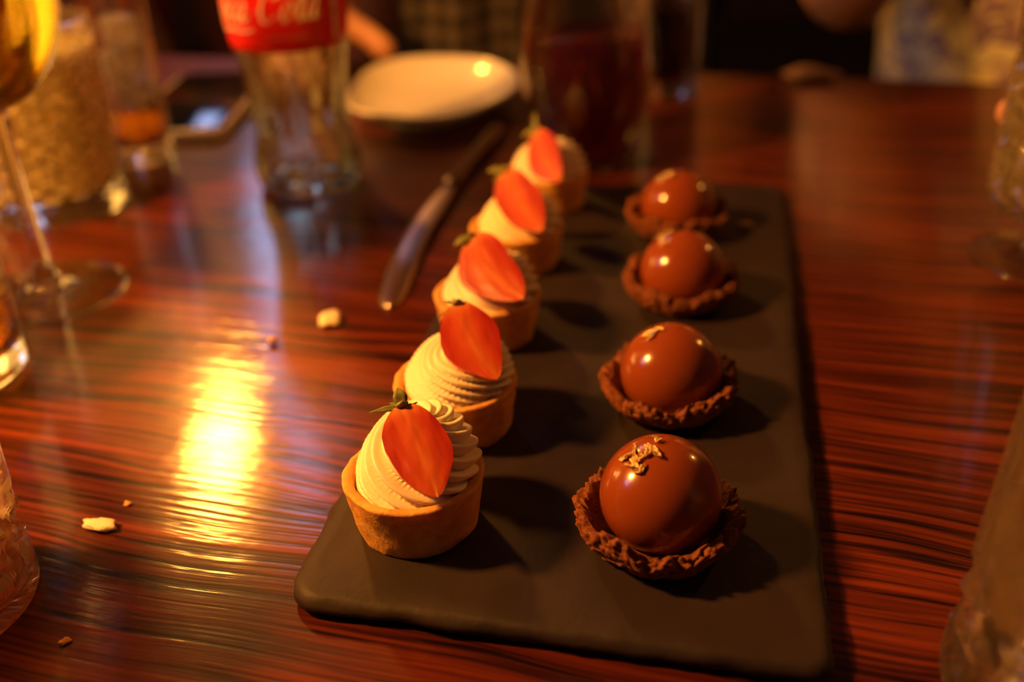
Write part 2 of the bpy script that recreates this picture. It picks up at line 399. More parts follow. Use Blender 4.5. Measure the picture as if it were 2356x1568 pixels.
# ------------------------------------------------------------ slate board
def slate():
    T = .0065
    cs = [at(651, 1368, T), at(1922, 1548, T), at(1797, 420, T), at(1163, 424, T)]
    rad = .0085; pts = []
    for i in range(4):
        p, a, b = cs[i], cs[i-1], cs[(i+1) % 4]
        d1 = (a-p).normalized(); d2 = (b-p).normalized()
        rr = rad*(1.25 if i == 0 else 1)
        P0, P2 = p+d1*rr, p+d2*rr
        for k in range(9):
            t = k/8; pts.append((1-t)**2*P0 + 2*t*(1-t)*p + t*t*P2)
        L = (b-d2*0 - p).length; n = int(L/.003); q = b + (p-b).normalized()*rad*(1.25 if (i+1) % 4 == 0 else 1)
        for k in range(1, n): pts.append(P2.lerp(q, k/n))
    c = sum((Vector(p) for p in pts), Vector())/len(pts)
    c = Vector((c.x, c.y, 0))
    n = len(pts); rings = []
    def ring(off, z, jag, zj, sd):
        r = []
        for i, p in enumerate(pts):
            t = (pts[(i+1) % n]-pts[i-1]).normalized(); nrm = Vector((t.y, -t.x, 0))
            j = noise.fractal(Vector((p.x*70, p.y*70, sd)), 1, 2, 4)
            k = noise.fractal(Vector((p.x*45, p.y*45, sd+9)), 1, 2, 3)
            q = p + nrm*(off + jag*j); r.append(Vector((q.x-c.x, q.y-c.y, z+zj*k)))
        return r
    rings = [ring(-.0012, .0012, .0006, 0, 5), ring(.0004, .0025, .0012, .0003, 3), ring(.0002, .0042, .0010, .0006, 1), ring(-.0010, .0058, .0010, .0003, 2), ring(-.0030, T, .0010, 0, 4)]
    rings.append([Vector((v.x*.96, v.y*.97, T)) for v in rings[-1]])
    vs = [v for r in rings for v in r]; fs = []
    for a in range(len(rings)-1):
        for i in range(n): fs.append((a*n+i, a*n+(i+1) % n, (a+1)*n+(i+1) % n, (a+1)*n+i))
    vs.append(Vector((0, 0, T))); b0 = (len(rings)-1)*n
    for i in range(n): fs.append((b0+i, b0+(i+1) % n, len(vs)-1))
    fs.append(tuple(range(n))[::-1])
    o = empty('slate_board', c, 'rectangular dark slate serving board with chipped edges under the desserts', 'serving board')
    m = mesh('slate_slab', vs, fs, M_SLATE, o, smooth=True)
    for p in cs:
        q = p.lerp(c, .14); vs2, fs2 = lathe([(0, 0), (.004, 0), (.0042, .0006), (.0042, .00125), (0, .00125)], 20)
        mesh('rubber_foot', vs2, fs2, M_BLACKC, o, loc=(q.x-c.x, q.y-c.y, 0))
    return T
BT = slate()

# ------------------------------------------------------------ strawberry tarts
def interp(t, tab):
    for (a, x), (b, y) in zip(tab, tab[1:]):
        if t <= b: 
            s = (t-a)/(b-a); return x+(y-x)*s
    return tab[-1][1]
BW = [(0, .30), (.05, .48), (.12, .68), (.25, .90), (.40, 1.0), (.55, .96), (.70, .80), (.82, .58), (.91, .36), (.97, .17), (1, .0)]
def pastry(seed, R=.0212, Hh=.0185):
    prof = smoothprof([(0, 0), (R*.55, 0), (R*.80, 0), (R*.86, .0012), (R*.93, Hh*.5), (R*.99, Hh*.9), (R, Hh), (R-.0010, Hh+.0006), (R-.0026, Hh+.0002),
                       (R-.0034, Hh-.0012), (R*.80, Hh*.5), (R*.72, .006), (0, .006)], 5)
    prof = [(max(r, 0), z) for r, z in prof]; prof[0] = (0, 0); prof[-1] = (0, .006)
    def rf(th, r, z, i):
        p = Vector((math.cos(th)*r, math.sin(th)*r, z))
        a = noise.fractal(p*160+Vector((seed*7, 0, 0)), 1, 2, 4)*.00045
        lo = noise.noise(p*55+Vector((0, seed*5, 0)))*.0007
        zz = z
        if z < .002 and r > R*.6:
            zz = z + max(0, noise.noise(p*190+Vector((seed, 3, 1))))*.0016
        elif z > Hh*.8: zz = z + lo*.7
        return r + a + lo*.6, max(zz, 0)
    return lathe(prof, 110, rf)
def cream_swirl(seed, R=.0182, Hc=.0115, k=9, tw=2.0, lean=(0, 0)):
    vs, fs = [], []; nu, nt_ = 44, 216
    for i in range(nu+1):
        u = i/nu
        a = u*PI/2
        rr = R*math.cos(a)**.72 if u < 1 else 0
        zz = Hc*(math.sin(a)**1.15)
        for j in range(nt_):
            th = 2*PI*j/nt_
            ph = k*(th + tw*(u**.8)*2)/2 + .5*math.sin(th+seed)
            rid = abs(math.cos(ph))**.75
            amp = .0044*min(1, (1-u)*3)*min(1, .45+u*3)*(1+.35*math.sin(th*2+seed*1.7))
            d = (rid-.62)*amp
            d += noise.noise(Vector((math.cos(th)*2, math.sin(th)*2, u*3+seed*4)))*.0010*(1-u)
            nr = math.cos(a)*.9+.2; nz = math.sin(a)
            lift = .0012*math.sin(th*1+seed)*(1-u)*u*4
            r2 = max(0, rr + d*nr)
            vs.append((r2*math.cos(th)+lean[0]*zz, r2*math.sin(th)+lean[1]*zz, zz + d*nz*.9 + lift))
    for i in range(nu):
        for j in range(nt_):
            j2 = (j+1) % nt_; fs.append((i*nt_+j, i*nt_+j2, (i+1)*nt_+j2, (i+1)*nt_+j))
    fs.append(tuple(nt_*nu+j for j in range(nt_)))
    return vs, fs
def strawberry(parent, org, top, tip, wpx, seed, leaves, roll=0, thick=.42, asym=0):
    """half berry: top and tip are world points; parent origin is subtracted"""
    ax = tip-top; L = ax.length; Y = ax.normalized()
    mid = (top+tip)/2; vd = (CAM-mid); Z = (vd - Y*vd.dot(Y)).normalized()
    Z = (Matrix.Rotation(math.radians(roll), 3, Y) @ Z).normalized()
    X = Z.cross(Y).normalized()
    if X.dot(RT) < 0: X = -X
    scale = F/((mid-CAM).dot(fw)); Wd = wpx/scale/2
    D = Wd*2*thick
    nv, nb = 30, 16; vs = []; fs = []; uvs = []; mats = []
    def P(v, s):   # s in -1..1 across
        w = interp(v, BW)*Wd*(1+.05*math.sin(v*9+seed+ (2 if s > 0 else 0)))
        bend = asym*math.sin(v*PI)*Wd
        return w, bend
    cut = []
    for i in range(nv+1):
        v = i/nv; row = []
        for j in range(nb+1):
            s = -1+2*j/nb; w, b = P(v, s)
            dz = .0006*(1-s*s)*math.sin(v*PI) + noise.noise(Vector((s*3, v*5, seed)))*.0002
            row.append(len(vs)); vs.append(X*(s*w+b) + Y*(v*L) + Z*dz); uvs.append((.5+s*.5*interp(v, BW), v))
        cut.append(row)
    for i in range(nv):
        for j in range(nb): fs.append((cut[i][j], cut[i+1][j], cut[i+1][j+1], cut[i][j+1])); mats.append(0)
    vs = [top + v - org for v in vs]
    o = mesh('strawberry_half', vs, fs, M_BCUT, parent)
    uvl = o.data.uv_layers.new(name='UVMap')
    for lp in o.data.loops: uvl.data[lp.index].uv = uvs[lp.vertex_index]
    # rounded skin behind
    vs, fs = [], []
    for i in range(nv+1):
        v = i/nv
        for j in range(nb+1):
            a = PI*j/nb; s = -math.cos(a); w, b = P(v, s)
            dp = -math.sin(a)*D*interp(v, BW)
            dim = .00012*math.cos(a*14+i*PI)*math.cos(v*30) if 0 < j < nb else 0
            vs.append(top + X*(s*w+b) + Y*(v*L) + Z*(dp+dim) - org)
    m = nb+1
    for i in range(nv):
        for j in range(nb): fs.append((i*m+j, i*m+j+1, (i+1)*m+j+1, (i+1)*m+j))
    mesh('strawberry_skin', vs, fs, M_BSKIN, o)
    for (lx, ly, ln, wd, cz) in leaves:
        dv = (X*lx - Y*ly).normalized(); sd = dv.cross(Z).normalized()
        lv, lf = [], []; n = 8
        for i in range(n+1):
            t = i/n; w = wd*.5*(math.sin(PI*min(1, t*.92+.08)**.8))*(1-.3*t)
            c = top - org + dv*(t*ln) + Z*(cz*math.sin(t*PI*.7)*ln) - Z*.0008
            for s in (-1, -.4, .4, 1): lv.append(c + sd*(s*w) + Z*(.25*w*abs(s)+.0001*math.sin(i*2)))
        for i in range(n):
            for k in range(3): lf.append((i*4+k, i*4+k+1, (i+1)*4+k+1, (i+1)*4+k))
        lo_ = mesh('leaf', lv, lf, M_LEAF, o); md = lo_.modifiers.new('s', 'SOLIDIFY'); md.thickness = .0003
    lv, lf = lathe([(0, -.0006), (.0016, -.0004), (.0020, .0003), (.0012, .0010), (0, .0012)], 14, lambda th, r, z, i: (r*(1+.15*math.sin(th*5)), z))
    q = Z.rotation_difference(-Y) if False else (-Y).to_track_quat('Z', 'Y')
    lv = [q @ Vector(v) + top - org for v in lv]; mesh('calyx', lv, lf, M_LEAF, o)
    return o
TART = [ # centre px of rim, dia scale, berry top px, tip px, width px, z top, z tip
 dict(c=(950, 1083), top=(925, 933), tip=(1008, 1144), w=152, zt=.0455, zb=.0325, roll=-8, lv=[(.1, 1, .0062, .0046, .35), (-1, .12, .0098, .0022, .1), (1, .15, .0050, .0016, -.2), (-.5, .35, .004, .002, .2)],
      k=11, tw=1.9, rot=1.2, Hc=.0185, lab='nearest strawberry tart, at the front left corner of the slate board'),
 dict(c=(1046, 872), top=(1052, 698), tip=(1143, 873), w=138, zt=.0480, zb=.0345, roll=-14, lv=[(-.9, .5, .0050, .0012, .3), (-1, -.35, .0085, .0012, .1), (-.2, 1, .0030, .0022, .2)],
      k=13, tw=2.6, rot=.4, lab='second strawberry tart from the front, with finely ridged cream and a thin dark stalk tip'),
 dict(c=(1121, 672), top=(1085, 543), tip=(1204, 688), w=132, zt=.0475, zb=.0340, roll=-6, lv=[(-1, .05, .0080, .0040, .3), (-.9, -.4, .0070, .0010, 0)],
      k=10, tw=2.0, rot=2.2, lab='middle strawberry tart of the row of five, behind the front two, berry lying strongly slanted'),
 dict(c=(1189, 517), top=(1165, 392), tip=(1247, 533), w=104, zt=.0475, zb=.0340, roll=-4, lv=[(-1, .45, .0090, .0040, .3), (-1, -.25, .0080, .0026, .1), (-.2, 1, .004, .003, .2)],
      k=9, tw=2.0, rot=3.0, lab='fourth strawberry tart from the front, with spread olive leaves beside the knife neck'),
 dict(c=(1258, 392), top=(1233, 302), tip=(1288, 417), w=88, zt=.0485, zb=.0340, roll=22, lv=[(.5, 1, .0110, .0024, .2), (-1, .35, .0080, .0030, .3), (-.3, .6, .005, .004, .2)],
      k=9, tw=2.0, rot=4.0, lab='farthest strawberry tart, at the back of the board in front of the dark red drink'),
]
for i, T in enumerate(TART):
    c = at(*T['c'], BT+.0185); c.z = BT
    t = empty('strawberry_tart', c, T['lab'], 'tart', 'strawberry cream tarts in a row on the slate board')
    vs, fs = pastry(i*3.1+1); mesh('pastry_shell', vs, fs, M_PASTRY, t)
    vs, fs = lathe([(0, .0061), (.0150, .0061), (.0168, .0125), (.0172, .0145), (.014, .0152), (0, .0155)], 48); mesh('filling', vs, fs, M_JAM, t)
    vs, fs = cream_swirl(i*1.9+.7, Hc=T.get('Hc', .0165), k=T['k'], tw=T['tw'], lean=(.24*math.cos(.9-T['rot']), .24*math.sin(.9-T['rot'])))
    o = mesh('cream_swirl', vs, fs, M_CREAM, t, loc=(.0011, .0014, .0152)); o.rotation_euler.z = T['rot']
    strawberry(t, c, at(*T['top'], T['zt']), at(*T['tip'], T['zb']), T['w'], i*2.3, T['lv'], T['roll'], asym=(.0, -.18, -.32, -.20, -.22)[i])

# ------------------------------------------------------------ chocolate dome tartlets
def crust(seed):
    prof = smoothprof([(0, 0), (.012, 0), (.0165, .0004), (.0200, .003), (.0226, .0064), (.0238, .0092), (.0234, .0112), (.0218, .0118), (.0200, .0108), (.0184, .0078), (.0165, .0052), (.010, .0042), (0, .0042)], 6)
    prof = [(max(r, 0), z) for r, z in prof]; prof[0] = (0, 0); prof[-1] = (0, .0042)
    def rf(th, r, z, i):
        p = Vector((math.cos(th)*r, math.sin(th)*r, z))
        o = Vector((seed*3.3, seed, 0))
        big = noise.noise(p*75+o); f = noise.fractal(p*330+o, .9, 2.1, 5); cell = noise.noise(p*620+o)
        k = min(1, max(0, (r-.013)/.005))
        rr = r + k*(.0011*big + .0014*f + .0006*cell)
        zz = z + k*(z/.01)*(.0034*noise.noise(Vector((math.cos(th)*2.3, math.sin(th)*2.3, seed*5))) + .0016*f + .0010*cell)
        return rr, max(0, zz)
    return lathe(prof, 300, rf)
def flake(center, n, size, seed, ctr, R):
    """small crumpled sheet draped over the dome; all in dome-local coordinates"""
    n = n.normalized(); a = n.orthogonal().normalized(); b = n.cross(a)
    vs, fs = [], []; rings, seg = 7, 26; ang0 = seed
    el = 1+.9*abs(math.sin(seed*3))
    for i in range(rings+1):
        for j in range(seg):
            th = 2*PI*j/seg; q = i/rings*size*(1+.55*noise.noise(Vector((math.cos(th)*1.7, math.sin(th)*1.7, seed))))
            x, y = q*math.cos(th)*el, q*math.sin(th)/el
            x, y = x*math.cos(ang0)-y*math.sin(ang0), x*math.sin(ang0)+y*math.cos(ang0)
            p = n*R + a*x + b*y
            h = .0003 + .0011*abs(noise.noise(Vector((x*1100, y*1100, seed*2)))) + .0005*abs(noise.noise(Vector((x*2600, y*2600, seed))))
            vs.append(p.normalized()*(R+h))
    for i in range(rings):
        for j in range(seg):
            j2 = (j+1) % seg; fs.append((i*seg+j, i*seg+j2, (i+1)*seg+j2, (i+1)*seg+j))
    return [v+ctr for v in vs], fs
CH_ = [
 dict(c=(1515, 1183), lab='nearest chocolate tartlet, front right of the board, with several separate gold flakes', fl=[(1511, 1012, .0014), (1502, 1036, .0024), (1488, 1046, .0016), (1462, 1060, .0021), (1440, 1052, .0017), (1460, 1034, .0012), (1467, 1084, .0011), (1478, 1078, .0012), (1446, 1070, .0010)]),
 dict(c=(1540, 876), lab='second chocolate tartlet from the front, one compact gold patch on its top left', fl=[(1492, 768, .0022), (1507, 760, .0017), (1518, 756, .0011), (1498, 776, .0012)]),
 dict(c=(1568, 642), lab='third chocolate dome tartlet from the front, a forked gold fleck at its crown', fl=[(1524, 548, .0019), (1540, 535, .0018), (1512, 547, .0013), (1528, 556, .0013)]),
 dict(c=(1558, 490), lab='farthest chocolate dome tartlet, near the rear edge of the slate board', fl=[(1530, 404, .0022), (1545, 402, .0019), (1519, 412, .0015), (1478, 432, .0015)]),
]
DR = .0176
for i, T in enumerate(CH_):
    c = at(*T['c'], .0155); c.z = BT
    t = empty('chocolate_tartlet', c, T['lab'], 'tartlet', 'chocolate dome tartlets in a column on the slate board')
    vs, fs = crust(i*2.7+1); o = mesh('crumb_crust', vs, fs, M_CRUST, t); o.rotation_euler.z = 0
    dz = .0158 if i == 0 else .0124
    ctr = Vector((.0006, .0008, dz))
    prof = [(DR*math.sin(a), -DR*math.cos(a)*(.97)) for a in np.linspace(.9, PI, 40)]
    prof = [(0, prof[0][1])] + prof[:-1] + [(0, DR*.97)]
    vs, fs = lathe(prof, 96, lambda th, r, z, k: (r*(1+.006*math.sin(th*2+i)), z)); mesh('chocolate_dome', vs, fs, M_CHOC, t, loc=ctr)
    for j, (px, py, s) in enumerate(T['fl']):
        d = ray(px, py); oc = CAM - (c+ctr); b = d.dot(oc); q = b*b - (oc.length_squared - DR*DR)
        if q < 0: q = 0
        p = oc + d*(-b - math.sqrt(q))
        if q == 0: p = p.normalized()*DR
        vs, fs = flake(None, p, s*.86, i*5.1+j*1.37, ctr, DR)
        mesh('gold_leaf', vs, fs, M_GOLD, t, smooth=False)

# ------------------------------------------------------------ table knife
def knife():
    a, n_, b = at(893, 712), at(1034, 447), at(1150, 305)
    t = empty('table_knife', ((a+n_)/2), 'steel table knife with rounded blade lying between the bottle and the tarts', 'knife')
    org = (a+n_)/2; D = (n_-a); L1 = D.length; X = D.normalized(); S = Vector((X.y, -X.x, 0))   # S to the right
    out = []; n = 28
    L = [(0, .000), (.015, .0035), (.05, .0058), (.12, .0064), (.3, .0078), (.55, .0080), (.78, .0068), (.92, .0052), (1, .0030)]
    R_ = [(0, .000), (.015, .0030), (.05, .0050), (.12, .0058), (.3, .0060), (.6, .0060), (.85, .0056), (.95, .0045), (1, .0030)]
    vs, fs = [], []
    for i in range(n+1):
        s = (i/n)**1.3; l, r = max(.0004, interp(s, L)), max(.0004, interp(s, R_))
        p = a - org + D*s; bow = S*(-.003*math.sin(s*PI))
        z = .0006
        for (o_, zz) in ((-l, z), (-l*.6, z+.0010), (r*.6, z+.0013), (r, z+.0010), (r, z), (0, z-.0003)):
            vs.append(p + bow + S*o_ + Vector((0, 0, zz + .0035*s)))
    for i in range(n):
        for k in range(6): k2 = (k+1) % 6; fs.append((i*6+k, i*6+k2, (i+1)*6+k2, (i+1)*6+k))
    fs.append((5, 4, 3, 2, 1, 0)); fs.append(tuple(n*6+k for k in range(6)))
    mesh('blade', vs, fs, M_STEEL, t)
    vs, fs = [], []; D2 = b-n_; X2 = D2.normalized(); S2 = Vector((X2.y, -X2.x, 0)); m = 14
    for i in range(25):
        s = i/24; w = interp(s, [(0, .0030), (.06, .0050), (.12, .0034), (.4, .0038), (.8, .0054), (.95, .0050), (1, .0030)]); h = w*.55
        p = n_ - org + D2*s + Vector((0, 0, .0050 + .0010*(0)))
        p.z = .0046*(1-s) + .0042*s + .0008
        for k in range(m):
            th = 2*PI*k/m; vs.append(p + S2*(w*math.cos(th)) + Vector((0, 0, h*math.sin(th))))
    for i in range(24):
        for k in range(m): k2 = (k+1) % m; fs.append((i*m+k, i*m+k2, (i+1)*m+k2, (i+1)*m+k))
    fs.append(tuple(range(m))[::-1]); fs.append(tuple(24*m+k for k in range(m)))
    mesh('handle', vs, fs, pmat('dark_polished_steel', (.30, .24, .20), .22, 1), t)
knife()

# ------------------------------------------------------------ bottle
def bottle():
    p = at(716, 418)
    t = empty('soda_bottle', p, 'empty contoured glass soda bottle with a red label, standing left of the white plate', 'bottle')
    outer = smoothprof([(.0, .0018), (.012, .0012), (.022, .0002), (.0270, .0010), (.0292, .0050), (.0300, .011), (.0296, .019), (.0272, .029), (.0266, .037), (.0274, .050), (.0284, .062), (.0298, .075), (.0312, .083), (.0326, .100), (.0322, .122), (.0300, .140), (.0245, .160),
                        (.0185, .182), (.0150, .205), (.0135, .222), (.0140, .226), (.0140, .234), (.0128, .236)], 4)
    inner = [(max(0, r-.0026), z+ .0) for r, z in outer if z > .006 and r > .01][::-1]
    inner = [(r, z) for r, z in inner] + [(.024, .0085), (.014, .0062), (0, .0056)]
    prof = outer + inner; prof[0] = (0, .0018)
    no = len(outer)
    def rf(th, r, z, i):
        if i < no and .028 < z < .080:
            k = math.sin((z-.028)/.052*PI); return r - .0011*k*(.5+.5*math.cos(th*10)), z
        return r, z
    vs, fs = lathe(prof, 140, rf); mesh('glass_body', vs, fs, M_SODA, t)
    phi0 = math.atan2(CAM.y-p.y, CAM.x-p.x)      # label front faces the near side
    R = .0331
    def rz_(z): 
        q = interp(z, sorted([(zz, rr) for rr, zz in outer if .07 < zz < .14])) + .0004; return q
    # label sleeve
    lv, lf = [], []; nz, n = 12, 96; z0, z1 = .0815, .1310
    for k in range(nz+1):
        z = z0+(z1-z0)*k/nz
        for j in range(n): th = 2*PI*j/n; lv.append((rz_(z)*math.cos(th), rz_(z)*math.sin(th), z))
    for k in range(nz+1)[::-1]:
        z = z0+(z1-z0)*k/nz
        for j in range(n): th = 2*PI*j/n; lv.append(((rz_(z)-.0003)*math.cos(th), (rz_(z)-.0003)*math.sin(th), z))
    m = 2*(nz+1)
    for k in range(m):
        for j in range(n): j2 = (j+1) % n; k2 = (k+1) % m; lf.append((k*n+j, k*n+j2, k2*n+j2, k2*n+j))
    lab = mesh('paper_label', lv, lf, M_LABEL, t)
    # script lettering: strokes in label millimetres, drawn with a broad slanted nib
    def surf(s, h, off=.0):
        z = z0 + h/1000; r = rz_(z) + .00025 + off; th = phi0 + s/1000/R; return Vector((r*math.cos(th), r*math.sin(th), z))
    def stroke(pts, w=1.0, nib=(.9, .45)):
        P = smoothprof([(*p,) for p in pts], 10); V, Fc = [], []
        for (x, y) in P:
            for s in (-1, 1): V.append(surf(x+s*w*nib[0]/2, y+s*w*nib[1]/2))
            for s in (1, -1): V.append(surf(x+s*w*nib[0]/2, y+s*w*nib[1]/2, -.0002))
        for i in range(len(P)-1):
            for k in range(4): k2 = (k+1) % 4; Fc.append((i*4+k, i*4+k2, (i+1)*4+k2, (i+1)*4+k))
        return V, Fc
    sl = .32
    def L(ch, x, y, h):
        G = {'C': [[(1.10, 1.25), (.95, 1.75), (.55, 1.75), (.12, 1.2), (.0, .55), (.25, .05), (.65, .05), (1.0, .4)], [(1.10, 1.25), (.85, 1.15), (.85, 1.5), (1.0, 1.6)]],
             'c': [[(.62, .80), (.45, 1.0), (.12, .75), (.02, .35), (.22, .02), (.5, .1), (.75, .45)]],
             'o': [[(.40, 1.0), (.10, .78), (.02, .30), (.25, .0), (.55, .22), (.62, .70), (.40, 1.0), (.55, .85), (.85, .95)]],
             'a': [[(.62, .85), (.40, 1.0), (.10, .70), (.02, .25), (.22, .0), (.48, .25), (.66, .95)], [(.66, 1.0), (.58, .25), (.72, .0), (1.0, .35)]],
             'l': [[(.0, .35), (.40, 1.25), (.42, 1.85), (.22, 1.80), (.12, 1.0), (.14, .2), (.32, .0), (.6, .35)]],
             '-': [[(0, .5), (.35, .6)]]}
        return [[(x + (px + sl*py)*h*.80, y + py*h) for px, py in st] for st in G[ch]]
    word = []; h = 10.0
    for ch, x in (('C', -55), ('o', -44), ('c', -36.5), ('a', -29.5), ('-', -20.5), ('C', -14.5), ('o', -3.2), ('l', 4.6), ('a', 9.6)):
        word += L(ch, x, 16.0, h)
    parts = [stroke(s, 2.1) for s in word]
    parts.append(stroke([(-53, 14.0), (-44, 10.5), (-34, 12.0), (-26, 11.0), (-19, 12.5)], 1.6, (.3, .9)))
    v, f = merge(*parts); mesh('script_lettering', v, f, M_LETTER, lab, label='cream flowing script reading Coca-Cola')
    tiny = [stroke([(x, 7.5), (x+.5, 8.7), (x+.9, 7.5)], .28) for x in np.arange(-11, 8, 1.7)]
    v, f = merge(*tiny); mesh('small_print', v, f, M_LETTER, lab)
    strip = [stroke([(27.5, 3), (27.5, 25), (27.5, 48)], 3.2, (1, 0))]
    v, f = merge(*strip); mesh('side_strip', v, f, M_LETTER, lab)
    gm = [stroke([(x, y), (x+.6, y+1.8)], 2.0, (1, .2)) for x, y in ((26.5, 17), (27, 26), (26.6, 34), (27, 42))]
    def lift(v): return [Vector((a.x*1.008, a.y*1.008, a.z)) for a in v]
    v, f = merge(*gm); mesh('strip_print', lift(v), f, M_GREENPR, lab)
bottle()

# ------------------------------------------------------------ glassware
def cutfun(no, z0, z1, kk, slope, depth, wdt=.16):
    def rf(th, r, z, i):
        if i < no and z0 < z < z1:
            e = min(1, (z-z0)/.003, (z1-z)/.003)
            for sg in (1, -1):
                x = kk*th/(2*PI) + sg*z*slope; d = abs(x-round(x)); 
                if d < wdt: r -= depth*e*(1-d/wdt)
        return r, z
    return rf
def tumbler_prof(R0, R1, Hh, wall, base):
    n = 40
    outer = [(0, .0008), (R0*.7, .0004), (R0-.003, 0), (R0-.0008, .0008), (R0, .0026)] + [(R0+(R1-R0)*k/n, .0026+(Hh-.0026)*k/n) for k in range(1, n)] + [(R1-.0002, Hh-.0004), (R1-wall*.5, Hh)]
    inner = [(R1-wall, Hh-.0006)] + [(R1-wall-(R1-R0)*k/10, Hh+(base+.003-Hh)*k/10) for k in range(1, 11)] + [(R0-wall-.003, base+.0006), (0, base)]
    return outer, inner
def groove(o, outer, cut, brighten_grooves=True):
    if not brighten_grooves: return
    o.data.materials.append(M_BRIGHT_GROOVE); zs = sorted(outer, key=lambda q: q[1])  # groove faces get the pale material that paints bright criss-cross lines
    for p in o.data.polygons:
        c = p.center; th = math.atan2(c.y, c.x)
        if not cut[0] < c.z < cut[1]: continue
        rn = interp(c.z, [(z, r) for r, z in zs if z > .0025])
        rr = math.hypot(c.x, c.y)
        if rr < rn-cut[4]*.96 - .0004: continue
        for sg in (1, -1):
            x = cut[2]*th/(2*PI) + sg*c.z*cut[3]
            if abs(x-round(x)) < cut[5]*.42: p.material_index = 1
def tumbler(name, p, R0, R1, Hh, label, wall=.0022, base=.010, cut=None, mat=None, liq=None, liqz=None, group=None, star=0, brighten_grooves=True):
    t = empty(name, (p.x, p.y, 0), label, 'glass', group)
    outer, inner = tumbler_prof(R0, R1, Hh, wall, base)
    no = len(outer); f1 = cutfun(no, *cut) if cut else None
    def rf(th, r, z, i):
        if star and i < 3: return r, z + .0022*(.5+.5*math.cos(th*star))*(1 if i == 1 else .35)
        return f1(th, r, z, i) if f1 else (r, z)
    vs, fs = lathe(outer+inner, 168 if cut else 96, rf)
    o = mesh('glass_body', vs, fs, mat or M_GLASS, t, smooth=not cut)
    if cut: groove(o, outer, cut, brighten_grooves)
    if liq:
        z1 = liqz; g = .0004
        def ri(z): return R0-wall+(R1-R0)*(z-base)/(Hh-base)-g
        pr = [(0, base+g), (ri(base)-.004, base+g), (ri(base+.004), base+.004), (ri((base+z1)/2), (base+z1)/2), (ri(z1), z1), (ri(z1)-.0008, z1-.0004), (0, z1-.0006)]
        vs, fs = lathe(pr, 72); mesh('drink', vs, fs, liq, t)
    return t
# wine glass at the far left
def stemmed(name, p, label, foot, prof_out, wall, liqz, liq, cutf=None):
    t = empty(name, (p.x, p.y, 0), label, 'glass')
    vs, fs = lathe(smoothprof([(0, .0006), (foot*.6, .0008), (foot*.97, .0), (foot, .0008), (foot*.97, .0016), (foot*.6, .0028), (foot*.28, .0052), (.0055, .0098), (.0042, .016), (0, .017)], 5), 96)
    vs = [(a, b, max(c, 0)) for a, b, c in vs]
    mesh('foot', vs, fs, M_GLASS, t)
    zb = prof_out[0][1]
    vs, fs = lathe(smoothprof([(0, .0155), (.0040, .0165), (.0036, .03 if zb > .05 else zb*.7), (.0036, zb*.85), (.0045, zb-.002), (0, zb-.0005)], 4), 32); mesh('stem', vs, fs, M_GLASS, t)
    o_ = smoothprof(prof_out, 5); i_ = [(max(0, r-wall), z+wall*.6) for r, z in o_ if r > wall*1.2][::-1]
    i_[-1] = (i_[-1][0], i_[-1][1]); pr = o_ + i_ + [(0, i_[-1][1]-.0001)]
    vs, fs = lathe(pr, 96 if not cutf else 168, cutf(len(o_)) if cutf else None); mesh('bowl', vs, fs, M_CUT if cutf else M_GLASS, t, smooth=not cutf)
    if liq:
        q = [(max(0, r-.0004), z) for r, z in i_ if z < liqz][::-1]
        q = [(0, q[0][1]+.0003)] + [(r, z+.0003) for r, z in q] + [(q[-1][0], liqz), (0, liqz)]
        vs, fs = lathe(q, 72); mesh('drink', vs, fs, liq, t)
    return t
stemmed('wine_glass', at(116, 674), 'stemmed glass of white wine standing at the far left in front of the cut tumbler', .0342,
        [(0, .0870), (.006, .0880), (.016, .0935), (.026, .104), (.033, .119), (.0365, .138), (.0362, .158), (.033, .180), (.030, .198)], .0012, .150, M_WHITEWINE)
tumbler('highball_glass', at(141, 478), .0365, .0385, .103, 'tall cut crystal tumbler with criss-cross pattern, behind the white wine glass', wall=.0032, base=.013,
        cut=(.014, .092, 15, 110, .0028, .30), mat=M_CUT, liq=M_WATER, liqz=.088)
ga = at(334, 366)
tumbler('slim_glass', ga, .0185, .0200, .140, 'slim straight glass with a little amber drink and ice, left of the phone', wall=.0018, base=.011, liq=M_AMBER, liqz=.034)
for k, (dx, dy, z, a) in enumerate(((.0035, .002, .0345, .3), (-.003, -.003, .0535, 1.1), (.003, .003, .0715, .7))):
    bm = bmesh.new(); boxbm(bm, (-.0088, -.0088, 0), (.0088, .0088, .0165), .0025, Matrix.Rotation(a, 4, 'Z') @ Matrix.Rotation(.12*(-1)**k, 4, 'X'), 3)
    o = frombm('ice_cube', bm, M_ICE, loc=(ga.x+dx*.5, ga.y+dy*.5, z))
    tag(o, ['lowest ice cube in the slim glass, just above the amber drink', 'middle ice cube in the slim glass', 'topmost ice cube in the slim glass'][k], 'ice cube', 'ice cubes in the slim glass')
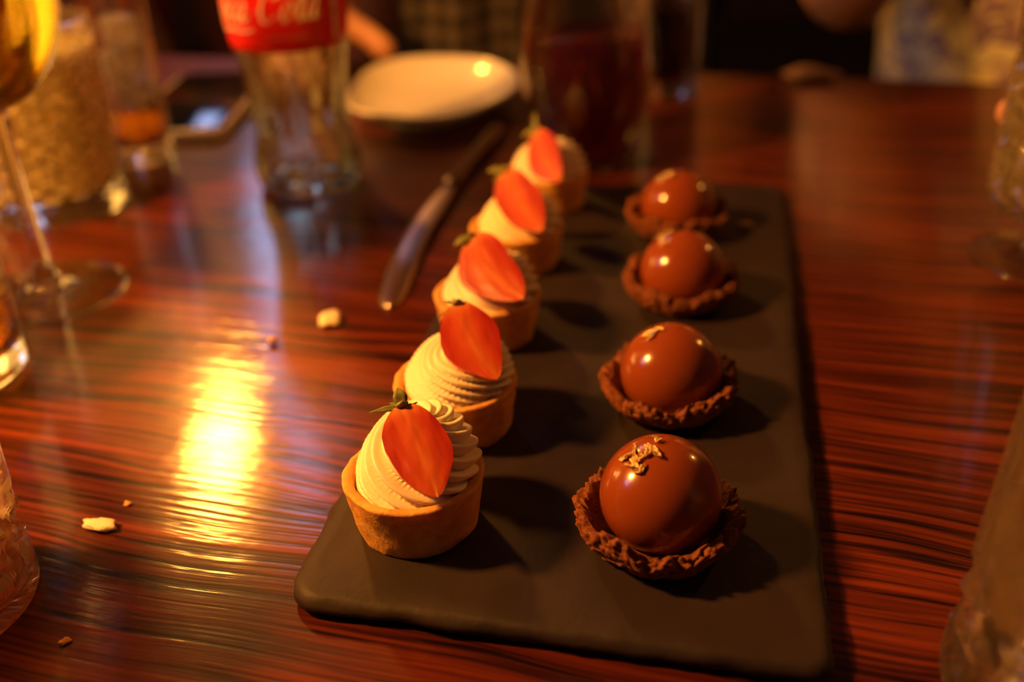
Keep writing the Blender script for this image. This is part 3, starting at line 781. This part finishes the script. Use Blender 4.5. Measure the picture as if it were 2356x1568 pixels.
# stemless glass of red drink
def stemless(p, label, prof, wall, liqz, liq):
    t = empty('stemless_glass', (p.x, p.y, 0), label, 'glass')
    o_ = smoothprof(prof, 5); i_ = [(max(0, r-wall), z+(.004 if z < .008 else 0)) for r, z in o_ if r > wall*1.3][::-1]
    vs, fs = lathe(o_ + i_ + [(0, i_[-1][1])], 96); vs = [(a, b, max(0, c)) for a, b, c in vs]
    mesh('glass_body', vs, fs, M_GLASS, t)
    q = [(max(0, r-.0004), z+.0003) for r, z in i_ if z < liqz][::-1]
    vs, fs = lathe([(0, q[0][1])] + q + [(q[-1][0]-.0001, liqz), (0, liqz-.0003)], 72); mesh('drink', vs, fs, liq, t)
    return t
stemless(at(1352, 372), 'wide stemless glass of dark red drink behind the farthest strawberry tart',
         [(0, .001), (.018, .0), (.0225, .0012), (.0275, .009), (.0330, .024), (.0362, .043), (.0368, .060), (.0350, .082), (.0315, .105), (.0290, .125)], .0016, .074, M_RED)
tumbler('dark_drink_glass', at(1532, 213), .0225, .0265, .125, 'tumbler of black drink behind and right of the stemless red glass', wall=.0020, base=.012, liq=M_COLA, liqz=.060)
# cut goblet, right edge
stemmed('cut_goblet', at(2388, 590), 'footed cut crystal goblet at the right edge, held by fingertips', .0290,
        [(0, .0170), (.010, .0178), (.020, .0215), (.0258, .028), (.0274, .037), (.0268, .055), (.0258, .075), (.0250, .095), (.0256, .115)], .0022, .085, M_WATER,  # pale cloudy drink added to brighten the goblet
        lambda no: cutfun(no, .020, .098, 12, 120, .0024, .30))
# near tumblers cut by the frame
tumbler('rocks_glass', at(2600, 1620), .0440, .0320, .150, 'brownish cut glass in the lower right corner of the photo', wall=.0030, base=.012, cut=(.003, .036, 11, 90, .0034, .34), mat=M_CUT, liq=cloudy('cloudy_brown_drink', (.8, .5, .2), (.50, .26, .06), .5), liqz=.060, brighten_grooves=False)
tumbler('rocks_glass', at(-142, 1394), .0285, .0300, .085, 'cut tumbler with pink drink and radial cut base at the lower left edge', wall=.0030, base=.0045, cut=(.012, .034, 12, 95, .0026, .34), mat=M_CUT, liq=M_PINK, liqz=.030, star=26)
tumbler('rocks_glass', at(-118, 862), .0312, .0325, .080, 'plain tumbler of amber drink at the left edge below the wine glass foot', wall=.0030, base=.010, liq=M_AMBER, liqz=.030)

# ------------------------------------------------------------ plate
def plate():
    c = at(995, 240, .003); t = empty('side_plate', (c.x, c.y, 0), 'off white stoneware plate with uneven raised rim, empty, behind the knife', 'plate', rz=-.12)
    prof = smoothprof([(0, .0010), (.030, .0008), (.034, 0), (.037, .0), (.0385, .0020), (.050, .0070), (.0580, .0115), (.0612, .0148), (.0612, .0160), (.0596, .0162), (.055, .0125), (.045, .0080), (.034, .0056), (.015, .0050), (0, .0050)], 5)
    prof = [(max(r, 0), max(z, 0)) for r, z in prof]
    def rf(th, r, z, i):
        k = (r/.061)**3
        w = 1 + k*(.030*math.sin(th*3+.7) + .022*math.sin(th*5+2.0))
        return r*w*(1+.0*k), z + k*.0012*math.sin(th*3+.9) + (k*.0035*max(0, math.sin(th)) if z > .003 else 0)
    vs, fs = lathe(prof, 128, rf)
    vs = [(x*.95, y*1.20, z) for x, y, z in vs]
    mesh('plate_body', vs, fs, M_PLATE, t)
plate()

# ------------------------------------------------------------ phone
def phone():
    a, b, c2 = at(345, 300, .008), at(512, 300, .008), at(592, 198, .008)
    X = (b-a).normalized(); Y = Vector((-X.y, X.x, 0)); ang = math.atan2(X.y, X.x)-.0
    Wp, Lp, Tk = .074, .150, .0085
    t = empty('smartphone', (b.x, b.y, 0), 'black phone in a pale case lying screen up between the slim glass and the bottle', 'phone', rz=-.06)
    def rr(name, x0, x1, y0, y1, z0, z1, rad, mat, be=.0012):
        bm = bmesh.new(); pts = []
        for (cx, cy, a0) in ((x1-rad, y0+rad, -90), (x1-rad, y1-rad, 0), (x0+rad, y1-rad, 90), (x0+rad, y0+rad, 180)):
            for k in range(9): aa = math.radians(a0+k*90/8); pts.append((cx+rad*math.cos(aa), cy+rad*math.sin(aa)))
        vs = [bm.verts.new((x, y, z0)) for x, y in pts]; f = bm.faces.new(vs)
        ex = bmesh.ops.extrude_face_region(bm, geom=[f]); bmesh.ops.translate(bm, vec=(0, 0, z1-z0), verts=[g for g in ex['geom'] if isinstance(g, bmesh.types.BMVert)])
        es = [e for e in bm.edges if abs(e.verts[0].co.z-e.verts[1].co.z) < 1e-6]
        bmesh.ops.bevel(bm, geom=es, offset=be, segments=3, profile=.5, affect='EDGES')
        return frombm(name, bm, mat, t, smooth=True)
    rr('case', -Wp, 0, 0, Lp, 0, Tk, .011, M_CASE, .0022)
    rr('screen', -Wp+.003, -.003, .003, Lp-.003, Tk-.001, Tk+.0006, .009, M_SCREEN, .0004)
phone()

# ------------------------------------------------------------ crumbs
def crumb(px, py, size, flat, seed, label, z=0, col=M_CRUMB, el=1.0, rz=0, name='crumb'):
    bm = bmesh.new(); bmesh.ops.create_icosphere(bm, subdivisions=3, radius=1)
    for v in bm.verts:
        d = 1 + .55*noise.noise(v.co*1.3+Vector((seed, 0, 0))) + .18*noise.noise(v.co*4+Vector((seed, 2, 0)))
        v.co = Vector((v.co.x*d*size*el, v.co.y*d*size, v.co.z*d*size*flat))
    mz = min(v.co.z for v in bm.verts)
    for v in bm.verts: v.co.z -= mz
    p = at(px, py, z+size*flat); o = frombm(name, bm, col, loc=(p.x, p.y, z)); o.rotation_euler.z = rz
    return tag(o, label, 'crumb')
crumb(757, 733, .0050, .45, 1.3, 'largest pale crumb on the table, left of the knife tip', el=.9)
crumb(627, 784, .0019, .7, 4.2, 'tiny dark crumb in the bluish reflection left of the largest crumb', col=M_PASTRY)
crumb(228, 1206, .0026, .5, 7.9, 'pale oval flake on the lower left of the table', el=2.1, rz=-.25)
crumb(150, 1474, .0011, .6, 3.1, 'tiny orange flake near the bottom left, below the oval flake', col=M_PASTRY, el=1.4, rz=.8)
crumb(1716, 516, .0022, .5, 6.3, 'small golden crumb on the slate beside the farthest chocolate tartlet', z=BT, el=1.5, col=M_PASTRY)
crumb(1862, 168, .011, .35, 8.8, 'pale crumpled scrap at the far table edge below the black clothing', col=pmat('dull_scrap', (.22, .13, .12), .8), el=1.6, rz=-.3)
crumb(293, 1158, .0011, .5, 2.2, 'little orange speck above the oval flake', col=M_PASTRY, rz=.5)

# ------------------------------------------------------------ people beyond the table
def skinned(name, joints, bones, mat, parent, levels=2):
    me = bpy.data.meshes.new(name); me.from_pydata([tuple(j[:3]) for j in joints], bones, []); me.update()
    o = bpy.data.objects.new(name, me); COL.objects.link(o); o.parent = parent
    sk = o.modifiers.new('Skin', 'SKIN')
    if not me.skin_vertices: 
        me.attributes.new('skin', 'FLOAT', 'POINT') if False else None
    for i, j in enumerate(joints):
        r = j[3]; sv = me.skin_vertices[0].data[i]; sv.radius = (r, r) if not isinstance(r, tuple) else r
        sv.use_root = (i == 0)
    sk.use_smooth_shade = True
    s = o.modifiers.new('Sub', 'SUBSURF'); s.levels = levels; s.render_levels = levels
    me.materials.append(mat); return o
def head(parent, c, yaw, R=.10, hair=M_HAIR):
    """c: head centre relative to parent; face looks along -y turned by yaw"""
    vs, fs = [], []; n, m = 40, 28
    def shape(u, v):
        # v polar from chin (0) to crown (1)
        ph = PI*v; x = math.sin(ph)*math.sin(u); y = -math.sin(ph)*math.cos(u); z = -math.cos(ph)
        w = .74 - .12*max(0, -z); d = .92; h = 1.18
        X, Y, Z = x*w, y*d, z*h
        if z < -.2: Y -= .06*(-z-.2); X *= 1-.25*(-z-.2)
        f = max(0, -y)
        nose = math.exp(-((x/.13)**2)-((z+.10)/.20)**2)*f; Y -= .20*nose
        brow = math.exp(-((z-.16)/.10)**2)*f; Y -= .04*brow
        for s in (-1, 1): Y += .09*math.exp(-(((x-s*.34)/.15)**2)-((z-.02)/.09)**2)*f
        Y -= .05*math.exp(-((x/.22)**2)-((z+.46)/.06)**2)*f; Y += .03*math.exp(-((x/.24)**2)-((z+.52)/.03)**2)*f
        return Vector((X, Y, Z))*R
    for i in range(m+1):
        for j in range(n): vs.append(shape(2*PI*j/n, i/m))
    for i in range(m):
        for j in range(n): j2 = (j+1) % n; fs.append((i*n+j, i*n+j2, (i+1)*n+j2, (i+1)*n+j))
    h = mesh('head', vs, fs, M_SKIN, parent, loc=c); h.rotation_euler.z = yaw
    vs2, fs2 = [], []
    for i in range(m+1):
        for j in range(n):
            u = 2*PI*j/n; v = i/m; p = shape(u, v); front = math.cos(u) > .35
            k = 1.10 + .02*math.sin(u*9)
            if front and v < .74: k = .93
            elif v < .40: k = .93 if v < .2 else 1.06
            vs2.append(p*k)
    mesh('hair', vs2, list(fs), hair, h)
    for s in (-1, 1):
        ve, fe = lathe([(0, -.012)] + [(.012*math.sin(a), -.012*math.cos(a)) for a in np.linspace(.4, 2.8, 7)] + [(0, .012)], 14)
        mesh('eye', ve, fe, M_EYE, h, loc=(s*.033*R/.1, -.074*R/.1, .003))
        ve, fe = lathe([(0, -.014), (.010, -.010), (.012, 0), (.008, .008), (0, .010)], 14)
        ve = [(a*.45, b, c_*1.9) for a, b, c_ in ve]; mesh('ear', ve, fe, M_SKIN, h, loc=(s*.078*R/.1, .01, -.005))
def hand_joints(wr, d, nrm, side, curl=.5, s=1.0):
    """wrist point, direction of fingers, palm normal (towards palm), thumb side vector"""
    J = []; B = []
    J.append((*(wr + d*.03*s), .020*s)); J.append((*(wr + d*.065*s), .018*s)); B.append((0, 1))
    for k, (o_, ln) in enumerate(((.026, .070), (.009, .078), (-.009, .072), (-.026, .056))):
        k0 = wr + d*.085*s + side*o_*s; J.append((*k0, .0095*s)); B.append((1, len(J)-1))
        c = k0; dd = d.copy()
        for seg, fr in enumerate((.45, .30, .25)):
            dd = (dd + nrm*curl*(.6+.3*seg)).normalized(); c = c + dd*ln*fr*s; J.append((*c, (.0085-.0008*seg)*s)); B.append((len(J)-2, len(J)-1))
    t = wr + d*.035*s + side*.028*s; J.append((*t, .012*s)); B.append((0, len(J)-1))
    td = (side*.8 + d*.7 + nrm*.3).normalized()
    for seg in range(2):
        t = t + td*.030*s; td = (td + d*.4 + nrm*curl*.3).normalized(); J.append((*t, (.0105-.0015*seg)*s)); B.append((len(J)-2, len(J)-1))
    return J, B
def person(base, yaw, label, top_mat, arms, leg_mat=M_BLACKC, hscale=1.0, sleeve=.5, group=None, hips=None, wide=1.0):
    """base: point on the floor below the hips. arms: list of (side, elbow, wrist, handspec) in world coordinates"""
    t = empty('person', (base.x, base.y, FZ), label, 'person', group)
    o = Vector((base.x, base.y, FZ)); cy, sy = math.cos(yaw), math.sin(yaw)
    def L(x, y, z): return Vector((x*cy - y*sy, x*sy + y*cy, z))
    pel = L(0, 0, .50); ch = L(0, .02, .86); ne = L(0, .03, 1.04)
    body_j = [(*pel, .13*wide), (*L(0, .0, .66), .125*wide), (*L(0, .01, .80), .135*wide), (*L(0, .02, .92), .120*wide), (*L(0, .02, 1.02), .055), (*L(0, .01, 1.10), .052), (*L(0, 0, 1.16), .05)]
    body_b = [(0, 1), (1, 2), (2, 3), (3, 4), (4, 5), (5, 6)]
    cl_j = [(*pel, .15*wide), (*L(0, .0, .66), .145*wide), (*L(0, .01, .80), .150*wide), (*L(0, .02, .93), .125*wide), (*L(0, .02, 1.0), .075)]
    cl_b = [(0, 1), (1, 2), (2, 3), (3, 4)]
    for sd, elb, wri, hs in arms:
        sh = L(.16*sd*wide, .02, .93); i0 = len(body_j); e = elb-o; w = wri-o
        body_j += [(*sh, .055), (*(sh.lerp(e, .5)), .046), (*e, .040), (*(e.lerp(w, .35)), .040), (*w, .026)]
        body_b += [(3, i0), (i0, i0+1), (i0+1, i0+2), (i0+2, i0+3), (i0+3, i0+4)]
        d = (w-e).normalized(); nrm, side, curl = hs[:3]
        HJ, HB = hand_joints(w, d if len(hs) < 4 else hs[3], nrm, side, curl); k0 = len(body_j)
        body_j += HJ; body_b += [(a+k0, b+k0) for a, b in HB] + [(i0+4, k0)]
        c0 = len(cl_j); se = sh.lerp(e, min(1, sleeve*1.0))
        cl_j += [(*sh, .066), (*sh.lerp(se, .5), .058), (*se, .055)]; cl_b += [(3, c0), (c0, c0+1), (c0+1, c0+2)]
        if sleeve > 1:
            q = e.lerp(w, sleeve-1); cl_j.append((*q, .045)); cl_b.append((c0+2, c0+3))
    skinned('body', body_j, body_b, M_SKIN, t)
    skinned('top', cl_j, cl_b, top_mat, t)
    lj = [(*pel, .15)]; lb = []
    for sd in (-1, 1):
        k = len(lj); lj += [(*L(.10*sd, -.06, .46), .10), (*L(.12*sd, -.30, .47), .08), (*L(.13*sd, -.44, .46), .068), (*L(.13*sd, -.46, .25), .055), (*L(.13*sd, -.42, .09), .042), (*L(.13*sd, -.47, .045), .042), (*L(.13*sd, -.55, .04), .038)]
        lb += [(0, k)] + [(k+i, k+i+1) for i in range(6)]
    skinned('trousers', lj, lb, leg_mat, t)
    head(t, L(0, -.02, 1.25), yaw)
    return t, L
def stool(x, y, label):
    t = empty('stool', (x, y, FZ), label, 'stool', 'stools beyond the table')
    vs, fs = lathe([(0, .30), (.16, .30), (.18, .31), (.18, .335), (.16, .345), (0, .345)], 40); mesh('seat', vs, fs, M_BENCH, t)
    for k in range(4):
        a = PI/4+k*PI/2; v, f = tube([(.12*math.cos(a), .12*math.sin(a), .30), (.16*math.cos(a), .16*math.sin(a), 0)], .015, 10); mesh('leg', v, f, M_TABLE, t)
# black-clad person in the middle: torso beyond the table edge, one bare forearm resting left on the table
z0 = Vector((0, 0, -1)); zu = Vector((0, 0, 1))
B1 = Vector((.09, 1.20, 0))
elb = Vector((-.118, 1.07, .095)); wri = Vector((-.150, .905, .030))
elb2 = Vector((.24, 1.05, .02)); wri2 = Vector((.20, .96, .16))
person(B1, .05, 'person in black clothing seated across the table behind the plate, forearm on the table', M_BLACKC,
       [(-1, elb, wri, (z0, Vector((1, 0, 0)), .12, Vector((.02, -1, -.05)).normalized())), (1, elb2, wri2, (Vector((-.3, .6, .2)).normalized(), Vector((0, .2, 1)).normalized(), .5))], sleeve=1.0, wide=1.25)
stool(B1.x, B1.y, 'round stool under the person in black clothing')
# grey checked scarf hanging in front of the black top
sc_ = away(1065, 25, 1.02)
vs, fs = [], []
for i in range(24):
    for j in range(13):
        u = j/12-.5; z = -.10+.42*i/23
        vs.append((u*.105 + .004*math.sin(i*.9), -.012*math.cos(u*9)-.010*math.sin(i*.5+u*3), z))
for i in range(23):
    for j in range(12): fs.append((i*13+j, i*13+j+1, (i+1)*13+j+1, (i+1)*13+j))
o = mesh('scarf', vs, fs, M_PLAID, loc=(sc_.x, sc_.y, 0)); o.modifiers.new('s', 'SOLIDIFY').thickness = .008
tag(o, 'grey checked scarf hanging down the front of the person in black', 'scarf')
# person in plum at the left
B2 = Vector((-.27, 1.54, 0))
person(B2, -.15, 'person in dark plum top seated behind the phone at the left', M_PURPLE,
       [(-1, Vector((-.47, 1.28, .00)), Vector((-.36, 1.20, -.22)), (z0, Vector((.9, .3, 0)).normalized(), .2)), (1, Vector((-.17, 1.38, -.12)), Vector((-.24, 1.24, -.22)), (z0, Vector((-.9, .3, 0)).normalized(), .2))], sleeve=1.7, wide=1.1)
stool(B2.x, B2.y, 'round stool under the person in plum')
# person in floral print, right, bent bare elbow raised, other hand at the goblet
B3 = Vector((.54, 1.02, 0))
elb = away(1925, 26, .95); wri = elb + Vector((.10, -.03, .22))
gob = at(2388, 590)
wr2 = Vector((gob.x+.137, gob.y+.055, .060)); e2_ = Vector((.66, .76, .03))
person(B3, .30, 'person in white and blue floral print top seated at the far right, elbow bent', M_FLORAL,
       [(-1, elb, wri, (Vector((.3, -.9, 0)).normalized(), Vector((1, .2, 0)).normalized(), .5)),
        (1, e2_, wr2, (Vector((-.35, -.94, 0)).normalized(), Vector((.0, 0, 1)), .22, Vector((-.97, -.12, -.05)).normalized()))], sleeve=.62, wide=1.15)
stool(B3.x, B3.y, 'round stool under the person in floral print')
